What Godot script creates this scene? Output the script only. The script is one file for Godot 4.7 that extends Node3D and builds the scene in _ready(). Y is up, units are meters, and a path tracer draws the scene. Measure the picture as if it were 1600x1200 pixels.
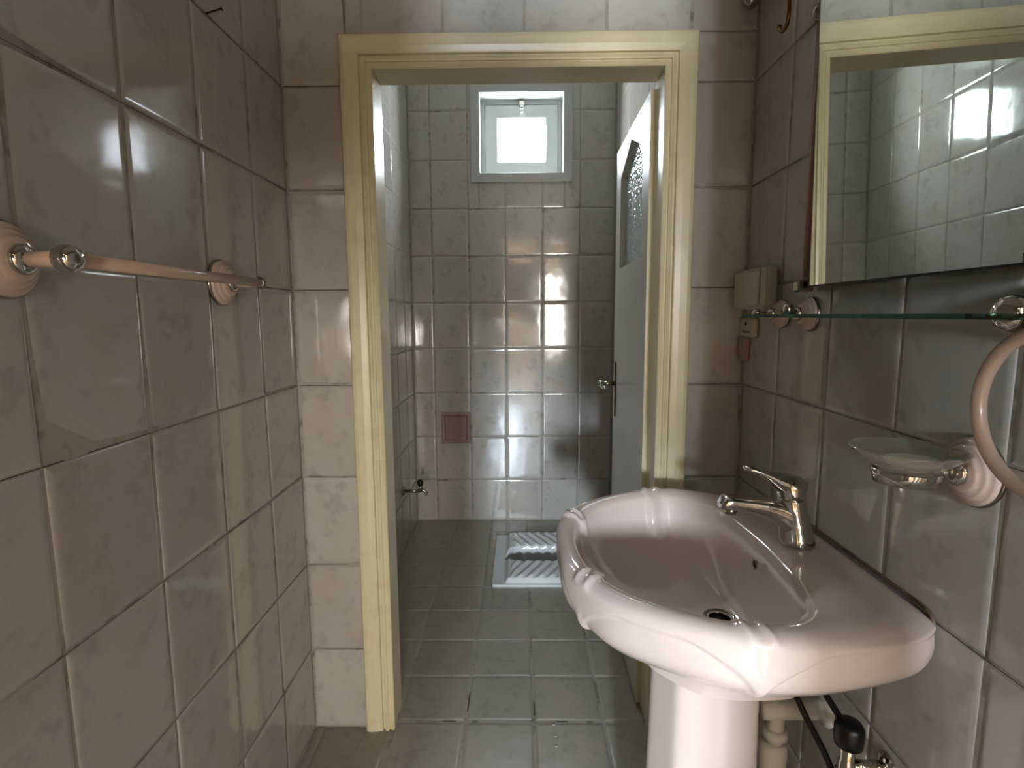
extends Node3D

# ---------------------------------------------------------------- room sizes (metres)
const XL := -0.588      # tile face of the left wall
const XR := 0.584       # tile face of the right wall, washroom
const XT := 0.516       # tile face of the right wall, toilet
const ZD := -1.441      # tile face of the wall that holds the doorway
const ZDB := -1.525     # its other side
const ZB := -3.046      # tile face of the wall with the window
const ZR := 0.90        # end of the washroom behind the camera
const FY := 0.010       # floor level
const CY := 2.62        # ceiling
const OW := 0.360       # half width of the doorway
const OH := 1.784       # height of the doorway
const PX0 := -0.122     # squat pan
const PX1 := 0.446
const PZ0 := -2.800
const PZ1 := -2.262

var M := {}
var taken := {}
var tile_meshes := {}
var rng := RandomNumberGenerator.new()

# ---------------------------------------------------------------- scene tree helpers
func numbered(called: String) -> String:
	if not taken.has(called):
		taken[called] = 0
		return called
	taken[called] += 1
	return "%s_%03d" % [called, taken[called]]

func thing(called: String, label: String, category: String, at := Vector3.ZERO, group := "") -> Node3D:
	var o := Node3D.new()
	o.name = numbered(called)
	add_child(o)
	o.position = at
	o.set_meta("label", label)
	o.set_meta("category", category)
	if group != "":
		o.set_meta("group", group)
	return o

func setting(o: Node, label: String) -> void:
	o.set_meta("kind", "structure")
	o.set_meta("label", label)

func part(called: String, mesh: Mesh, m: Material, parent: Node, xf := Transform3D.IDENTITY) -> MeshInstance3D:
	var o := MeshInstance3D.new()
	o.name = called
	o.mesh = mesh
	o.material_override = m
	o.cast_shadow = GeometryInstance3D.SHADOW_CASTING_SETTING_ON
	parent.add_child(o, true)
	o.transform = xf
	return o

# ---------------------------------------------------------------- shape helpers
func begin(smooth := true) -> SurfaceTool:
	var st := SurfaceTool.new()
	st.begin(Mesh.PRIMITIVE_TRIANGLES)
	st.set_smooth_group(0 if smooth else 4294967295)
	return st

func done(st: SurfaceTool) -> ArrayMesh:
	st.generate_normals()
	return st.commit()

# a, b, c, d counter-clockwise as seen from outside
func quad(st: SurfaceTool, a: Vector3, b: Vector3, c: Vector3, d: Vector3) -> void:
	for v in [a, c, b, a, d, c]:
		st.add_vertex(v)

func tri(st: SurfaceTool, a: Vector3, b: Vector3, c: Vector3) -> void:
	for v in [a, c, b]:
		st.add_vertex(v)

func box(st: SurfaceTool, lo: Vector3, hi: Vector3) -> void:
	var p := func(i: int) -> Vector3: return Vector3(hi.x if i & 1 else lo.x, hi.y if i & 2 else lo.y, hi.z if i & 4 else lo.z)
	for f in [[0, 2, 3, 1], [4, 5, 7, 6], [0, 4, 6, 2], [1, 3, 7, 5], [0, 1, 5, 4], [2, 6, 7, 3]]:
		quad(st, p.call(f[0]), p.call(f[1]), p.call(f[2]), p.call(f[3]))

# box with chamfered edges
func cbox(st: SurfaceTool, lo: Vector3, hi: Vector3, b: float) -> void:
	var c := (lo + hi) / 2.0
	var h := (hi - lo) / 2.0
	var v := func(s: Vector3, ax: int) -> Vector3:
		var q := Vector3(h.x - b, h.y - b, h.z - b)
		q[ax] = h[ax]
		return c + q * s
	for ax in 3:
		var i := (ax + 1) % 3
		var j := (ax + 2) % 3
		for s in [-1.0, 1.0]:
			var pts := []
			for e in [[-1, -1], [1, -1], [1, 1], [-1, 1]]:
				var sg := Vector3.ZERO
				sg[ax] = s
				sg[i] = e[0]
				sg[j] = e[1]
				pts.append(v.call(sg, ax))
			if s < 0:
				pts.reverse()
			quad(st, pts[0], pts[1], pts[2], pts[3])
		for si in [-1.0, 1.0]:
			for sj in [-1.0, 1.0]:
				# edge along ax between faces i and j
				var a0 := Vector3.ZERO
				a0[ax] = -1
				a0[i] = si
				a0[j] = sj
				var a1 := a0
				a1[ax] = 1
				var p0: Vector3 = v.call(a0, i)
				var p1: Vector3 = v.call(a1, i)
				var p2: Vector3 = v.call(a1, j)
				var p3: Vector3 = v.call(a0, j)
				if si * sj > 0:
					quad(st, p0, p3, p2, p1)
				else:
					quad(st, p0, p1, p2, p3)
	for sx in [-1.0, 1.0]:
		for sy in [-1.0, 1.0]:
			for sz in [-1.0, 1.0]:
				var s := Vector3(sx, sy, sz)
				var a: Vector3 = v.call(s, 0)
				var d: Vector3 = v.call(s, 1)
				var e: Vector3 = v.call(s, 2)
				if sx * sy * sz > 0:
					tri(st, a, d, e)
				else:
					tri(st, a, e, d)

func boxmesh(lo: Vector3, hi: Vector3, b := 0.0) -> ArrayMesh:
	var st := begin(false)
	if b > 0.0:
		cbox(st, lo, hi, b)
	else:
		box(st, lo, hi)
	return done(st)

# rings of points, each the same length, joined into a skin; rings run so that the outside is on the right of travel
func skin(st: SurfaceTool, rings: Array, closed := true, cap0 := false, cap1 := false) -> void:
	var n: int = rings[0].size()
	for k in rings.size() - 1:
		for i in (n if closed else n - 1):
			var j := (i + 1) % n
			quad(st, rings[k][i], rings[k][j], rings[k + 1][j], rings[k + 1][i])
	for e in [[cap0, 0], [cap1, rings.size() - 1]]:
		if e[0]:
			var c := Vector3.ZERO
			for p in rings[e[1]]:
				c += p
			c /= n
			for i in n:
				var j := (i + 1) % n
				if e[1] == 0:
					tri(st, c, rings[0][j], rings[0][i])
				else:
					tri(st, c, rings[e[1]][i], rings[e[1]][j])

# lathe about +Y: profile of (radius, height) from bottom to top
func lathe(prof: Array, n := 40, cap0 := true, cap1 := true, squash := Vector2.ONE) -> ArrayMesh:
	var st := begin()
	var rings := []
	for p in prof:
		var r := []
		for i in n:
			var a := -TAU * i / n
			r.append(Vector3(p[0] * cos(a) * squash.x, p[1], p[0] * sin(a) * squash.y))
		rings.append(r)
	skin(st, rings, true, cap0, cap1)
	return done(st)

# transform that carries +Y to the given direction
func along(dir: Vector3, at: Vector3) -> Transform3D:
	var y := dir.normalized()
	var x := y.cross(Vector3(0.0, 0.0, 1.0) if absf(y.z) < 0.9 else Vector3(1.0, 0.0, 0.0)).normalized()
	return Transform3D(Basis(x, y, x.cross(y)), at)

func tube(points: Array, radii: Array, n := 14, cap := true, flat := 1.0) -> ArrayMesh:
	var st := begin()
	tube_into(st, points, radii, n, cap, flat)
	return done(st)

func tube_into(st: SurfaceTool, points: Array, radii: Array, n := 14, cap := true, flat := 1.0) -> void:
	var rings := []
	var side := Vector3.ZERO
	for k in points.size():
		var t: Vector3 = (points[mini(k + 1, points.size() - 1)] - points[maxi(k - 1, 0)]).normalized()
		if side == Vector3.ZERO:
			side = t.cross(Vector3(0, 0, 1) if absf(t.z) < 0.9 else Vector3(0, 1, 0)).normalized()
		side = (side - t * side.dot(t)).normalized()
		var up := t.cross(side)
		var at := (radii.size() - 1.0) * k / (points.size() - 1.0)
		var rad: float = lerpf(radii[floori(at)], radii[mini(floori(at) + 1, radii.size() - 1)], at - floorf(at))
		var r := []
		for i in n:
			var a := TAU * i / n
			r.append(points[k] + side * cos(a) * rad + up * sin(a) * rad * flat)
		rings.append(r)
	skin(st, rings, true, cap, cap)

func curve(pts: Array, steps := 6) -> Array:
	var out := []
	for k in pts.size() - 1:
		var a: Vector3 = pts[maxi(k - 1, 0)]
		var b: Vector3 = pts[k]
		var c: Vector3 = pts[k + 1]
		var d: Vector3 = pts[mini(k + 2, pts.size() - 1)]
		for i in steps:
			out.append(b.cubic_interpolate(c, a, d, float(i) / steps))
	out.append(pts[-1])
	return out

func ball(r: float, n := 28, stretch := 1.0) -> ArrayMesh:
	var prof := []
	for k in 15:
		var a := -PI / 2 + PI * (k + 0.15) / 14.3
		prof.append([r * cos(a), r * sin(a) * stretch])
	return lathe(prof, n)

# flat polygon (x, y), counter-clockwise, pushed from z0 to z1
func slab(poly: PackedVector2Array, z0: float, z1: float) -> ArrayMesh:
	var st := begin(false)
	var n := poly.size()
	for i in n:
		var a := poly[i]
		var b := poly[(i + 1) % n]
		quad(st, Vector3(a.x, a.y, z0), Vector3(b.x, b.y, z0), Vector3(b.x, b.y, z1), Vector3(a.x, a.y, z1))
	var t := Geometry2D.triangulate_polygon(poly)
	for k in range(0, t.size(), 3):
		var a := poly[t[k]]
		var b := poly[t[k + 1]]
		var c := poly[t[k + 2]]
		if (b - a).cross(c - a) < 0:
			var w := b
			b = c
			c = w
		tri(st, Vector3(a.x, a.y, z1), Vector3(b.x, b.y, z1), Vector3(c.x, c.y, z1))
		tri(st, Vector3(a.x, a.y, z0), Vector3(c.x, c.y, z0), Vector3(b.x, b.y, z0))
	return done(st)

# a glazed tile in the XY plane, facing +Z, its back at z = 0, its rim softly rounded
func tile_mesh(w: float, h: float) -> ArrayMesh:
	var key := "%d %d" % [roundi(w * 2000), roundi(h * 2000)]
	if tile_meshes.has(key):
		return tile_meshes[key]
	var rings := [[0.0, 0.0, 85.0], [0.0004, 0.0044, 72.0], [0.0016, 0.0056, 36.0], [0.0040, 0.0063, 14.0], [0.0085, 0.0068, 5.5], [0.0130, 0.0070, 0.0]]
	var v := PackedVector3Array()
	var nn := PackedVector3Array()
	var ix := PackedInt32Array()
	var lim := minf(w, h) * 0.45
	for s in 4:
		var out: Vector3 = [Vector3(0, -1, 0), Vector3(1, 0, 0), Vector3(0, 1, 0), Vector3(-1, 0, 0)][s]
		var at := v.size()
		for r in rings:
			var i := minf(r[0], lim * r[0] / 0.0130)
			var hx := w / 2 - i
			var hy := h / 2 - i
			var a: Vector3
			var b: Vector3
			match s:
				0:
					a = Vector3(-hx, -hy, r[1]); b = Vector3(hx, -hy, r[1])
				1:
					a = Vector3(hx, -hy, r[1]); b = Vector3(hx, hy, r[1])
				2:
					a = Vector3(hx, hy, r[1]); b = Vector3(-hx, hy, r[1])
				_:
					a = Vector3(-hx, hy, r[1]); b = Vector3(-hx, -hy, r[1])
			var t := deg_to_rad(r[2])
			var nv: Vector3 = out * sin(t) + Vector3(0, 0, cos(t))
			v.append(a); v.append(b)
			nn.append(nv); nn.append(nv)
		for k in rings.size() - 1:
			var o := at + 2 * k
			ix.append_array([o, o + 3, o + 1, o, o + 2, o + 3])
	var c := v.size()
	var q := minf(0.0130, lim)
	for e in [[-1, -1], [1, -1], [1, 1], [-1, 1]]:
		v.append(Vector3(e[0] * (w / 2 - q), e[1] * (h / 2 - q), 0.0070))
		nn.append(Vector3(0, 0, 1))
	ix.append_array([c, c + 2, c + 1, c, c + 3, c + 2])
	var arr := []
	arr.resize(Mesh.ARRAY_MAX)
	arr[Mesh.ARRAY_VERTEX] = v
	arr[Mesh.ARRAY_NORMAL] = nn
	arr[Mesh.ARRAY_INDEX] = ix
	var m := ArrayMesh.new()
	m.add_surface_from_arrays(Mesh.PRIMITIVE_TRIANGLES, arr)
	tile_meshes[key] = m
	return m

# put tiles over a face: `right`, `up`, `out` are the face's axes, `o` the point where u = v = 0 on the tile faces
func lay(wall: Node, us: Array, vs: Array, o: Vector3, right: Vector3, up: Vector3, out: Vector3, holes: Array, mats: Array, tilt := 0.0035) -> void:
	for i in us.size() - 1:
		for j in vs.size() - 1:
			var todo := [Rect2(us[i], vs[j], us[i + 1] - us[i], vs[j + 1] - vs[j])]
			for hole in holes:
				var next := []
				for r in todo:
					next.append_array(minus(r, hole))
				todo = next
			for r in todo:
				if r.size.x < 0.012 or r.size.y < 0.012:
					continue
				var g := 0.0020
				var c: Vector2 = r.get_center()
				var b := Basis(right, up, out)
				b = b * Basis(Vector3(1, 0, 0), rng.randfn(0.0, tilt)) * Basis(Vector3(0, 1, 0), rng.randfn(0.0, tilt))
				var p := o + right * c.x + up * c.y - out * (0.0070 + rng.randf_range(0.0, 0.0006))
				part("tile", tile_mesh(r.size.x - g, r.size.y - g), mats[rng.randi() % mats.size()], wall, Transform3D(b, p))

# dirt-dark open joints: thin uneven lines in the horizontal joints, in pieces with gaps
func joint_lines(wall: Node, u0: float, u1: float, vs: Array, o: Vector3, right: Vector3, up: Vector3, out: Vector3) -> void:
	for v in vs:
		var st := begin(false)
		var u := u0 + 0.004
		while u < u1 - 0.01:
			var e := minf(u + rng.randf_range(0.10, 0.45), u1 - 0.003)
			var h := rng.randf_range(0.0007, 0.0013)
			var a: Vector3 = o + right * u + up * (v - 0.0003 - h / 2)
			var b: Vector3 = o + right * e + up * (v - 0.0003 - h / 2)
			quad(st, a, b, b + up * h * rng.randf_range(0.7, 1.3), a + up * h)
			u = e + (rng.randf_range(0.004, 0.05) if rng.randf() < 0.6 else 0.0)
		part("joint_line", done(st), M.dark_gap, wall, Transform3D(Basis.IDENTITY, -out * 0.0013))

func minus(r: Rect2, h: Rect2) -> Array:
	if not r.intersects(h):
		return [r]
	var out := []
	var x0 := maxf(r.position.x, h.position.x)
	var x1 := minf(r.end.x, h.end.x)
	if x0 > r.position.x:
		out.append(Rect2(r.position.x, r.position.y, x0 - r.position.x, r.size.y))
	if x1 < r.end.x:
		out.append(Rect2(x1, r.position.y, r.end.x - x1, r.size.y))
	if h.position.y > r.position.y:
		out.append(Rect2(x0, r.position.y, x1 - x0, h.position.y - r.position.y))
	if h.end.y < r.end.y:
		out.append(Rect2(x0, h.end.y, x1 - x0, r.end.y - h.end.y))
	return out

func steps(a: float, b: float, first: float, by: float) -> Array:
	var out := [a]
	var k := ceili((a - first) / by + 0.001)
	while first + k * by < b - 0.001:
		out.append(first + k * by)
		k += 1
	out.append(b)
	return out

# ---------------------------------------------------------------- materials
func mat(c: Color, rough := 0.5, metal := 0.0, spec := 0.5) -> StandardMaterial3D:
	var m := StandardMaterial3D.new()
	m.albedo_color = c
	m.roughness = rough
	m.metallic = metal
	m.metallic_specular = spec
	return m

func noise(seed: int, freq: float, oct := 4, kind := FastNoiseLite.TYPE_SIMPLEX_SMOOTH) -> FastNoiseLite:
	var n := FastNoiseLite.new()
	n.seed = seed
	n.noise_type = kind
	n.frequency = freq
	n.fractal_octaves = oct
	return n

# mottled, lightly clouded glaze: base colour, darker smudges, a second tint in broad patches
func cloud_texture(size: int, seed: int, base: Color, smudge: Color, tint: Color, amount := 1.0) -> ImageTexture:
	var a := noise(seed, 0.011, 5).get_seamless_image(size, size)
	var b := noise(seed + 7, 0.035, 4).get_seamless_image(size, size)
	var c := noise(seed + 13, 0.006, 3).get_seamless_image(size, size)
	var img := Image.create_empty(size, size, false, Image.FORMAT_RGB8)
	for y in size:
		for x in size:
			var s := smoothstep(0.50, 0.86, a.get_pixel(x, y).r * 0.6 + b.get_pixel(x, y).r * 0.4)
			var t := smoothstep(0.45, 0.9, c.get_pixel(x, y).r)
			img.set_pixel(x, y, base.lerp(tint, t * 0.8 * amount).lerp(smudge, s * 0.85 * amount))
	img.generate_mipmaps()
	return ImageTexture.create_from_image(img)

func grain_texture(size: int, seed: int, freq: float, oct := 3) -> ImageTexture:
	return ImageTexture.create_from_image(noise(seed, freq, oct).get_seamless_image(size, size))

func make_materials() -> void:
	var wave := grain_texture(256, 5, 0.016, 2)
	var tones := [[0, Color(0.700, 0.690, 0.660)], [1, Color(0.690, 0.676, 0.646)], [2, Color(0.712, 0.700, 0.668)]]
	M.tiles = []
	M.floor_tiles = []
	for t in tones:
		var b: Color = t[1]
		var m := mat(Color.WHITE, 0.085, 0.0, 0.58)
		m.albedo_texture = cloud_texture(384, 21 + t[0] * 5, b, Color(b.r * 0.80, b.g * 0.80, b.b * 0.80), Color(b.r * 0.99, b.g * 0.945, b.b * 0.92), 0.50)
		m.uv1_triplanar = true
		m.uv1_world_triplanar = true
		m.uv1_scale = Vector3(2.1, 2.1, 2.1)
		m.uv1_offset = Vector3(0.31, 0.17, 0.23) * t[0]
		m.heightmap_enabled = true
		m.heightmap_texture = wave
		m.heightmap_scale = 0.030
		M.tiles.append(m)
		var f := mat(Color.WHITE, 0.30, 0.0, 0.5)
		f.albedo_texture = cloud_texture(384, 61 + t[0] * 5, Color(b.r * 0.86, b.g * 0.845, b.b * 0.80), Color(b.r * 0.66, b.g * 0.65, b.b * 0.60), Color(b.r * 0.86, b.g * 0.83, b.b * 0.81), 0.45)
		f.uv1_triplanar = true
		f.uv1_world_triplanar = true
		f.uv1_scale = Vector3(2.6, 2.6, 2.6)
		f.uv1_offset = Vector3(0.41, 0.13, 0.29) * t[0]
		f.heightmap_enabled = true
		f.heightmap_texture = wave
		f.heightmap_scale = 0.05
		M.floor_tiles.append(f)
	M.grout = mat(Color.WHITE, 0.9)
	M.grout.albedo_texture = cloud_texture(256, 90, Color(0.63, 0.61, 0.57), Color(0.36, 0.33, 0.29), Color(0.58, 0.55, 0.50), 0.8)
	M.grout.uv1_triplanar = true
	M.grout.uv1_world_triplanar = true
	M.grout.uv1_scale = Vector3(3, 3, 3)
	M.plaster = mat(Color(0.86, 0.85, 0.82), 0.9)
	M.hall = mat(Color(0.87, 0.79, 0.67), 0.9)
	M.hall_floor = mat(Color(0.55, 0.42, 0.30), 0.6)
	M.cream = mat(Color.WHITE, 0.28)
	M.cream.albedo_texture = cloud_texture(256, 33, Color(0.870, 0.835, 0.700), Color(0.80, 0.75, 0.60), Color(0.86, 0.81, 0.66), 0.6)
	M.cream.uv1_triplanar = true
	M.cream.uv1_world_triplanar = true
	M.cream.uv1_scale = Vector3(2, 2, 2)
	M.door_paint = mat(Color(0.76, 0.76, 0.73), 0.34, 0.0, 0.42)
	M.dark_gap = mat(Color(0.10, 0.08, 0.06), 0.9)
	M.white_plastic = mat(Color(0.70, 0.71, 0.70), 0.35)
	M.old_plastic = mat(Color(0.70, 0.68, 0.61), 0.35)
	M.chrome = mat(Color(0.78, 0.77, 0.75), 0.06, 1.0)
	M.dull_chrome = mat(Color(0.62, 0.60, 0.56), 0.16, 1.0)
	M.brass = mat(Color(0.52, 0.40, 0.24), 0.2, 1.0)
	M.copper = mat(Color(0.66, 0.49, 0.41), 0.22)
	M.pink = mat(Color(0.80, 0.70, 0.64), 0.10, 0.0, 0.55)
	M.pink_plastic = mat(Color(0.78, 0.675, 0.60), 0.20)
	M.basin = mat(Color(0.880, 0.818, 0.792), 0.07, 0.0, 0.58)
	M.tab = mat(Color(0.62, 0.52, 0.47), 0.3)
	M.mauve = mat(Color(0.60, 0.49, 0.495), 0.12)
	M.pan = mat(Color(0.82, 0.83, 0.83), 0.10)
	M.mirror = mat(Color(0.86, 0.88, 0.86), 0.012, 1.0)
	M.dark_edge = mat(Color(0.05, 0.05, 0.045), 0.3)
	M.rubber = mat(Color(0.025, 0.025, 0.025), 0.4)
	M.pvc = mat(Color(0.82, 0.80, 0.74), 0.4)
	M.soap = mat(Color(0.86, 0.84, 0.79), 0.5)
	M.rust = mat(Color(0.20, 0.14, 0.09), 0.6, 0.5)
	M.glass = mat(Color(0.86, 0.95, 0.92, 0.10), 0.02)
	M.glass.transparency = BaseMaterial3D.TRANSPARENCY_ALPHA
	M.shelf_glass = mat(Color(0.34, 0.60, 0.54, 0.0), 0.02)
	M.shelf_glass.refraction_enabled = true
	M.shelf_glass.refraction_scale = 0.05
	M.dish_glass = mat(Color(0.80, 0.80, 0.76, 0.30), 0.06)
	M.dish_glass.transparency = BaseMaterial3D.TRANSPARENCY_ALPHA
	M.frosted = mat(Color(0.74, 0.83, 0.85, 0.55), 0.06)
	M.frosted.transparency = BaseMaterial3D.TRANSPARENCY_ALPHA
	M.caulk = mat(Color.WHITE, 0.5)
	M.caulk.albedo_texture = cloud_texture(256, 44, Color(0.46, 0.36, 0.26), Color(0.12, 0.07, 0.04), Color(0.34, 0.21, 0.11))
	M.caulk.uv1_triplanar = true
	M.caulk.uv1_world_triplanar = true
	M.caulk.uv1_scale = Vector3(6, 6, 6)

# ---------------------------------------------------------------- camera and light
func make_camera_and_light() -> void:
	var cam := Camera3D.new()
	cam.name = "camera"
	cam.fov = rad_to_deg(2.0 * atan(600.0 / 859.0))
	cam.near = 0.02
	add_child(cam)
	cam.transform = Transform3D(Basis(Vector3.UP, 0.0134) * Basis(Vector3.RIGHT, -0.1253) * Basis(Vector3.BACK, -0.0057), Vector3(0, 1.1836, 0))
	cam.current = true
	var env := Environment.new()
	env.background_mode = Environment.BG_SKY
	var sky_mat := ProceduralSkyMaterial.new()
	sky_mat.sky_top_color = Color(0.86, 0.92, 1.0)
	sky_mat.sky_horizon_color = Color(0.96, 0.98, 1.0)
	sky_mat.ground_bottom_color = Color(0.5, 0.5, 0.48)
	sky_mat.ground_horizon_color = Color(0.8, 0.82, 0.82)
	sky_mat.sky_energy_multiplier = 0.40
	sky_mat.ground_energy_multiplier = 0.25
	var sky := Sky.new()
	sky.sky_material = sky_mat
	env.sky = sky
	env.tonemap_mode = Environment.TONE_MAPPER_LINEAR
	env.tonemap_exposure = 11.7
	env.sdfgi_enabled = true
	env.ssao_enabled = true
	env.ssil_enabled = true
	var we := WorldEnvironment.new()
	we.name = "environment"
	we.environment = env
	add_child(we)
	# daylight through the small toilet window
	daylight("toilet_window_light", Vector3(0.018, 2.131, -3.188), Vector2(0.244, 0.210), 0.125, Color(0.93, 0.97, 1.0), PI)
	# daylight through the hall's openings behind the camera
	daylight("hall_curtain_window_light", Vector3(-0.24, 1.62, 4.97), Vector2(0.24, 0.50), 3.15, Color(0.88, 0.94, 1.0), 0.0)
	daylight("balcony_door_light", Vector3(0.70, 1.18, 4.97), Vector2(0.46, 1.35), 1.35, Color(1.0, 0.98, 0.94), 0.0)

func daylight(called: String, at: Vector3, size: Vector2, energy: float, c: Color, turn: float) -> void:
	var l := AreaLight3D.new()
	l.name = called
	l.area_size = size
	l.light_energy = energy
	l.light_color = c
	l.shadow_enabled = true
	l.area_range = 12.0
	add_child(l)
	l.transform = Transform3D(Basis(Vector3.UP, turn), at)

# ---------------------------------------------------------------- the rooms
func wallmesh(boxes: Array) -> ArrayMesh:
	var st := begin(false)
	for b in boxes:
		box(st, b[0], b[1])
	return done(st)

func make_rooms() -> void:
	var g := 0.0016   # the joints lie this far behind the tile faces
	var rows := steps(FY, CY, 0.0, 0.25)
	# left wall, one plane for both rooms
	var w := part("wall_left", wallmesh([[Vector3(XL - 0.15, -0.05, ZB - 0.15), Vector3(XL - g, CY, ZR)]]), M.grout, self)
	setting(w, "left wall of mottled grey beige glazed tiles")
	lay(w, steps(-ZR, -ZD, 0.654, 0.2), rows, Vector3(XL, 0, 0), Vector3(0, 0, -1), Vector3.UP, Vector3.RIGHT, [], M.tiles)
	lay(w, steps(-ZDB, -ZB, 1.646, 0.2), rows, Vector3(XL, 0, 0), Vector3(0, 0, -1), Vector3.UP, Vector3.RIGHT, [], M.tiles)
	var lines := [0.25, 0.5, 0.75, 1.0, 1.25, 1.5, 1.75, 2.0]
	joint_lines(w, -ZR, -ZD, lines, Vector3(XL, 0, 0), Vector3(0, 0, -1), Vector3.UP, Vector3.RIGHT)
	# right wall of the washroom
	w = part("wall_right", wallmesh([[Vector3(XR + g, -0.05, ZD - 0.02), Vector3(XR + 0.15, CY, ZR)]]), M.grout, self)
	setting(w, "right wall of grey beige glazed tiles behind the washbasin")
	lay(w, steps(ZD, ZR, -0.65, 0.2), rows, Vector3(XR, 0, 0), Vector3(0, 0, 1), Vector3.UP, Vector3.LEFT, [], M.tiles)
	joint_lines(w, ZD, ZR, lines, Vector3(XR, 0, 0), Vector3(0, 0, 1), Vector3.UP, Vector3.LEFT)
	# right wall of the toilet
	w = part("wall_toilet_right", wallmesh([[Vector3(XT + g, -0.05, ZB - 0.15), Vector3(XT + 0.20, CY, ZDB)]]), M.grout, self)
	setting(w, "tiled wall of the toilet behind the open door")
	lay(w, steps(ZB, ZDB, -2.9, 0.2), rows, Vector3(XT, 0, 0), Vector3(0, 0, 1), Vector3.UP, Vector3.LEFT, [], M.tiles)
	# window wall of the toilet
	var hx0 := -0.213
	var hx1 := 0.246
	var hy0 := 1.924
	var hy1 := 2.345
	w = part("wall_back", wallmesh([[Vector3(XL - 0.1, -0.05, ZB - 0.20), Vector3(hx0, CY, ZB - g)], [Vector3(hx1, -0.05, ZB - 0.20), Vector3(XT + 0.1, CY, ZB - g)], [Vector3(hx0, -0.05, ZB - 0.20), Vector3(hx1, hy0, ZB - g)], [Vector3(hx0, hy1, ZB - 0.20), Vector3(hx1, CY, ZB - g)]]), M.grout, self)
	setting(w, "tiled far wall of the toilet with a small high window")
	lay(w, steps(XL, XT, -0.272, 0.2), rows, Vector3(0, 0, ZB), Vector3.RIGHT, Vector3.UP, Vector3.BACK, [Rect2(hx0, hy0, hx1 - hx0, hy1 - hy0)], M.tiles)
	# wall with the doorway
	w = part("wall_front", wallmesh([[Vector3(XL - 0.02, -0.05, ZDB), Vector3(-OW - 0.02, CY, ZD - g)], [Vector3(OW + 0.02, -0.05, ZDB), Vector3(XR + 0.02, CY, ZD - g)], [Vector3(-OW - 0.02, OH + 0.02, ZDB), Vector3(OW + 0.02, CY, ZD - g)]]), M.grout, self)
	setting(w, "tiled wall around the doorway to the toilet")
	lay(w, [XL, -0.425], rows, Vector3(0, 0, ZD), Vector3.RIGHT, Vector3.UP, Vector3.BACK, [], M.tiles, 0.005)
	lay(w, [0.425, XR], [FY, 0.25, 0.5, 0.75, 1.0, 1.25, 1.5, 1.75, 1.866, 2.116, 2.366, CY], Vector3(0, 0, ZD), Vector3.RIGHT, Vector3.UP, Vector3.BACK, [], M.tiles, 0.005)
	lay(w, [-0.425, -0.384, -0.184, 0.016, 0.216, 0.425], [1.850, 2.105, 2.36, CY], Vector3(0, 0, ZD), Vector3.RIGHT, Vector3.UP, Vector3.BACK, [], M.tiles, 0.005)
	joint_lines(w, XL, -0.44, lines, Vector3(0, 0, ZD), Vector3.RIGHT, Vector3.UP, Vector3.BACK)
	joint_lines(w, 0.44, XR, [0.25, 0.5, 0.75, 1.0, 1.25, 1.5, 1.75, 1.866], Vector3(0, 0, ZD), Vector3.RIGHT, Vector3.UP, Vector3.BACK)
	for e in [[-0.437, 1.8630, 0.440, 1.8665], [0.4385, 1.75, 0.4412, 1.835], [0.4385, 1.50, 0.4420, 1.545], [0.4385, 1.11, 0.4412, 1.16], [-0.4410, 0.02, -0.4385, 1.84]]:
		part("joint_line", boxmesh(Vector3(e[0], e[1], ZD - 0.004), Vector3(e[2], e[3], ZD + 0.0004)), M.dark_gap, w)  # dark gap strips round the casing, their shadow painted in
	# floor
	var fg := FY - 0.0014
	w = part("floor", wallmesh([[Vector3(XL - 0.1, -0.30, PZ1), Vector3(XR + 0.1, fg, ZR)], [Vector3(XL - 0.1, -0.30, ZB - 0.1), Vector3(XT + 0.1, fg, PZ0)], [Vector3(XL - 0.1, -0.30, PZ0), Vector3(PX0, fg, PZ1)], [Vector3(PX1, -0.30, PZ0), Vector3(XT + 0.1, fg, PZ1)]]), M.grout, self)
	setting(w, "floor of square matt grey tiles running through both rooms")
	var door_posts := [Rect2(XL - 0.1, -ZD, XL * -1 + 0.1 - OW - 0.012, ZD - ZDB), Rect2(OW + 0.012, -ZD, 0.4, ZD - ZDB)]
	var pan_hole := Rect2(PX0, -PZ1, PX1 - PX0, PZ1 - PZ0)
	lay(w, steps(XL, XR, -0.361, 0.2), steps(-ZR, -ZD + 0.02, 1.465, 0.2), Vector3(0, FY, 0), Vector3.RIGHT, Vector3(0, 0, -1), Vector3.UP, door_posts, M.floor_tiles, 0.003)
	lay(w, steps(XL, XT, -0.361, 0.2), steps(-ZD + 0.024, -ZB, 1.465, 0.2), Vector3(0, FY, 0), Vector3.RIGHT, Vector3(0, 0, -1), Vector3.UP, door_posts + [pan_hole], M.floor_tiles, 0.003)
	for e in [[-0.160, -1.590, -0.157, -1.505], [0.0400, -1.540, 0.0430, -1.490], [-0.226, -1.4655, -0.190, -1.4635], [0.104, -1.4655, 0.137, -1.4635], [-0.3620, -1.50, -0.3600, -1.47]]:
		part("joint_gap", boxmesh(Vector3(e[0], FY - 0.0020, e[1]), Vector3(e[2], FY - 0.0006, e[3])), M.dark_gap, w)
	for e in [[0.095, -1.452, 0.0055], [0.098, -1.408, 0.006], [0.097, -1.372, 0.005]]:
		part("chip", lathe([[e[2], -0.0004], [e[2] * 0.9, 0.0012], [e[2] * 0.4, 0.0020]], 9), M.grout, w, Transform3D(Basis(Vector3.UP, 0.7).scaled(Vector3(1.0, 1.0, 0.7)), Vector3(e[0], FY, e[1])))
	# ceiling
	w = part("ceiling", wallmesh([[Vector3(XL - 0.15, CY, ZB - 0.2), Vector3(XR + 0.15, CY + 0.1, ZR)]]), M.plaster, self)
	setting(w, "plain white painted ceiling")
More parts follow.
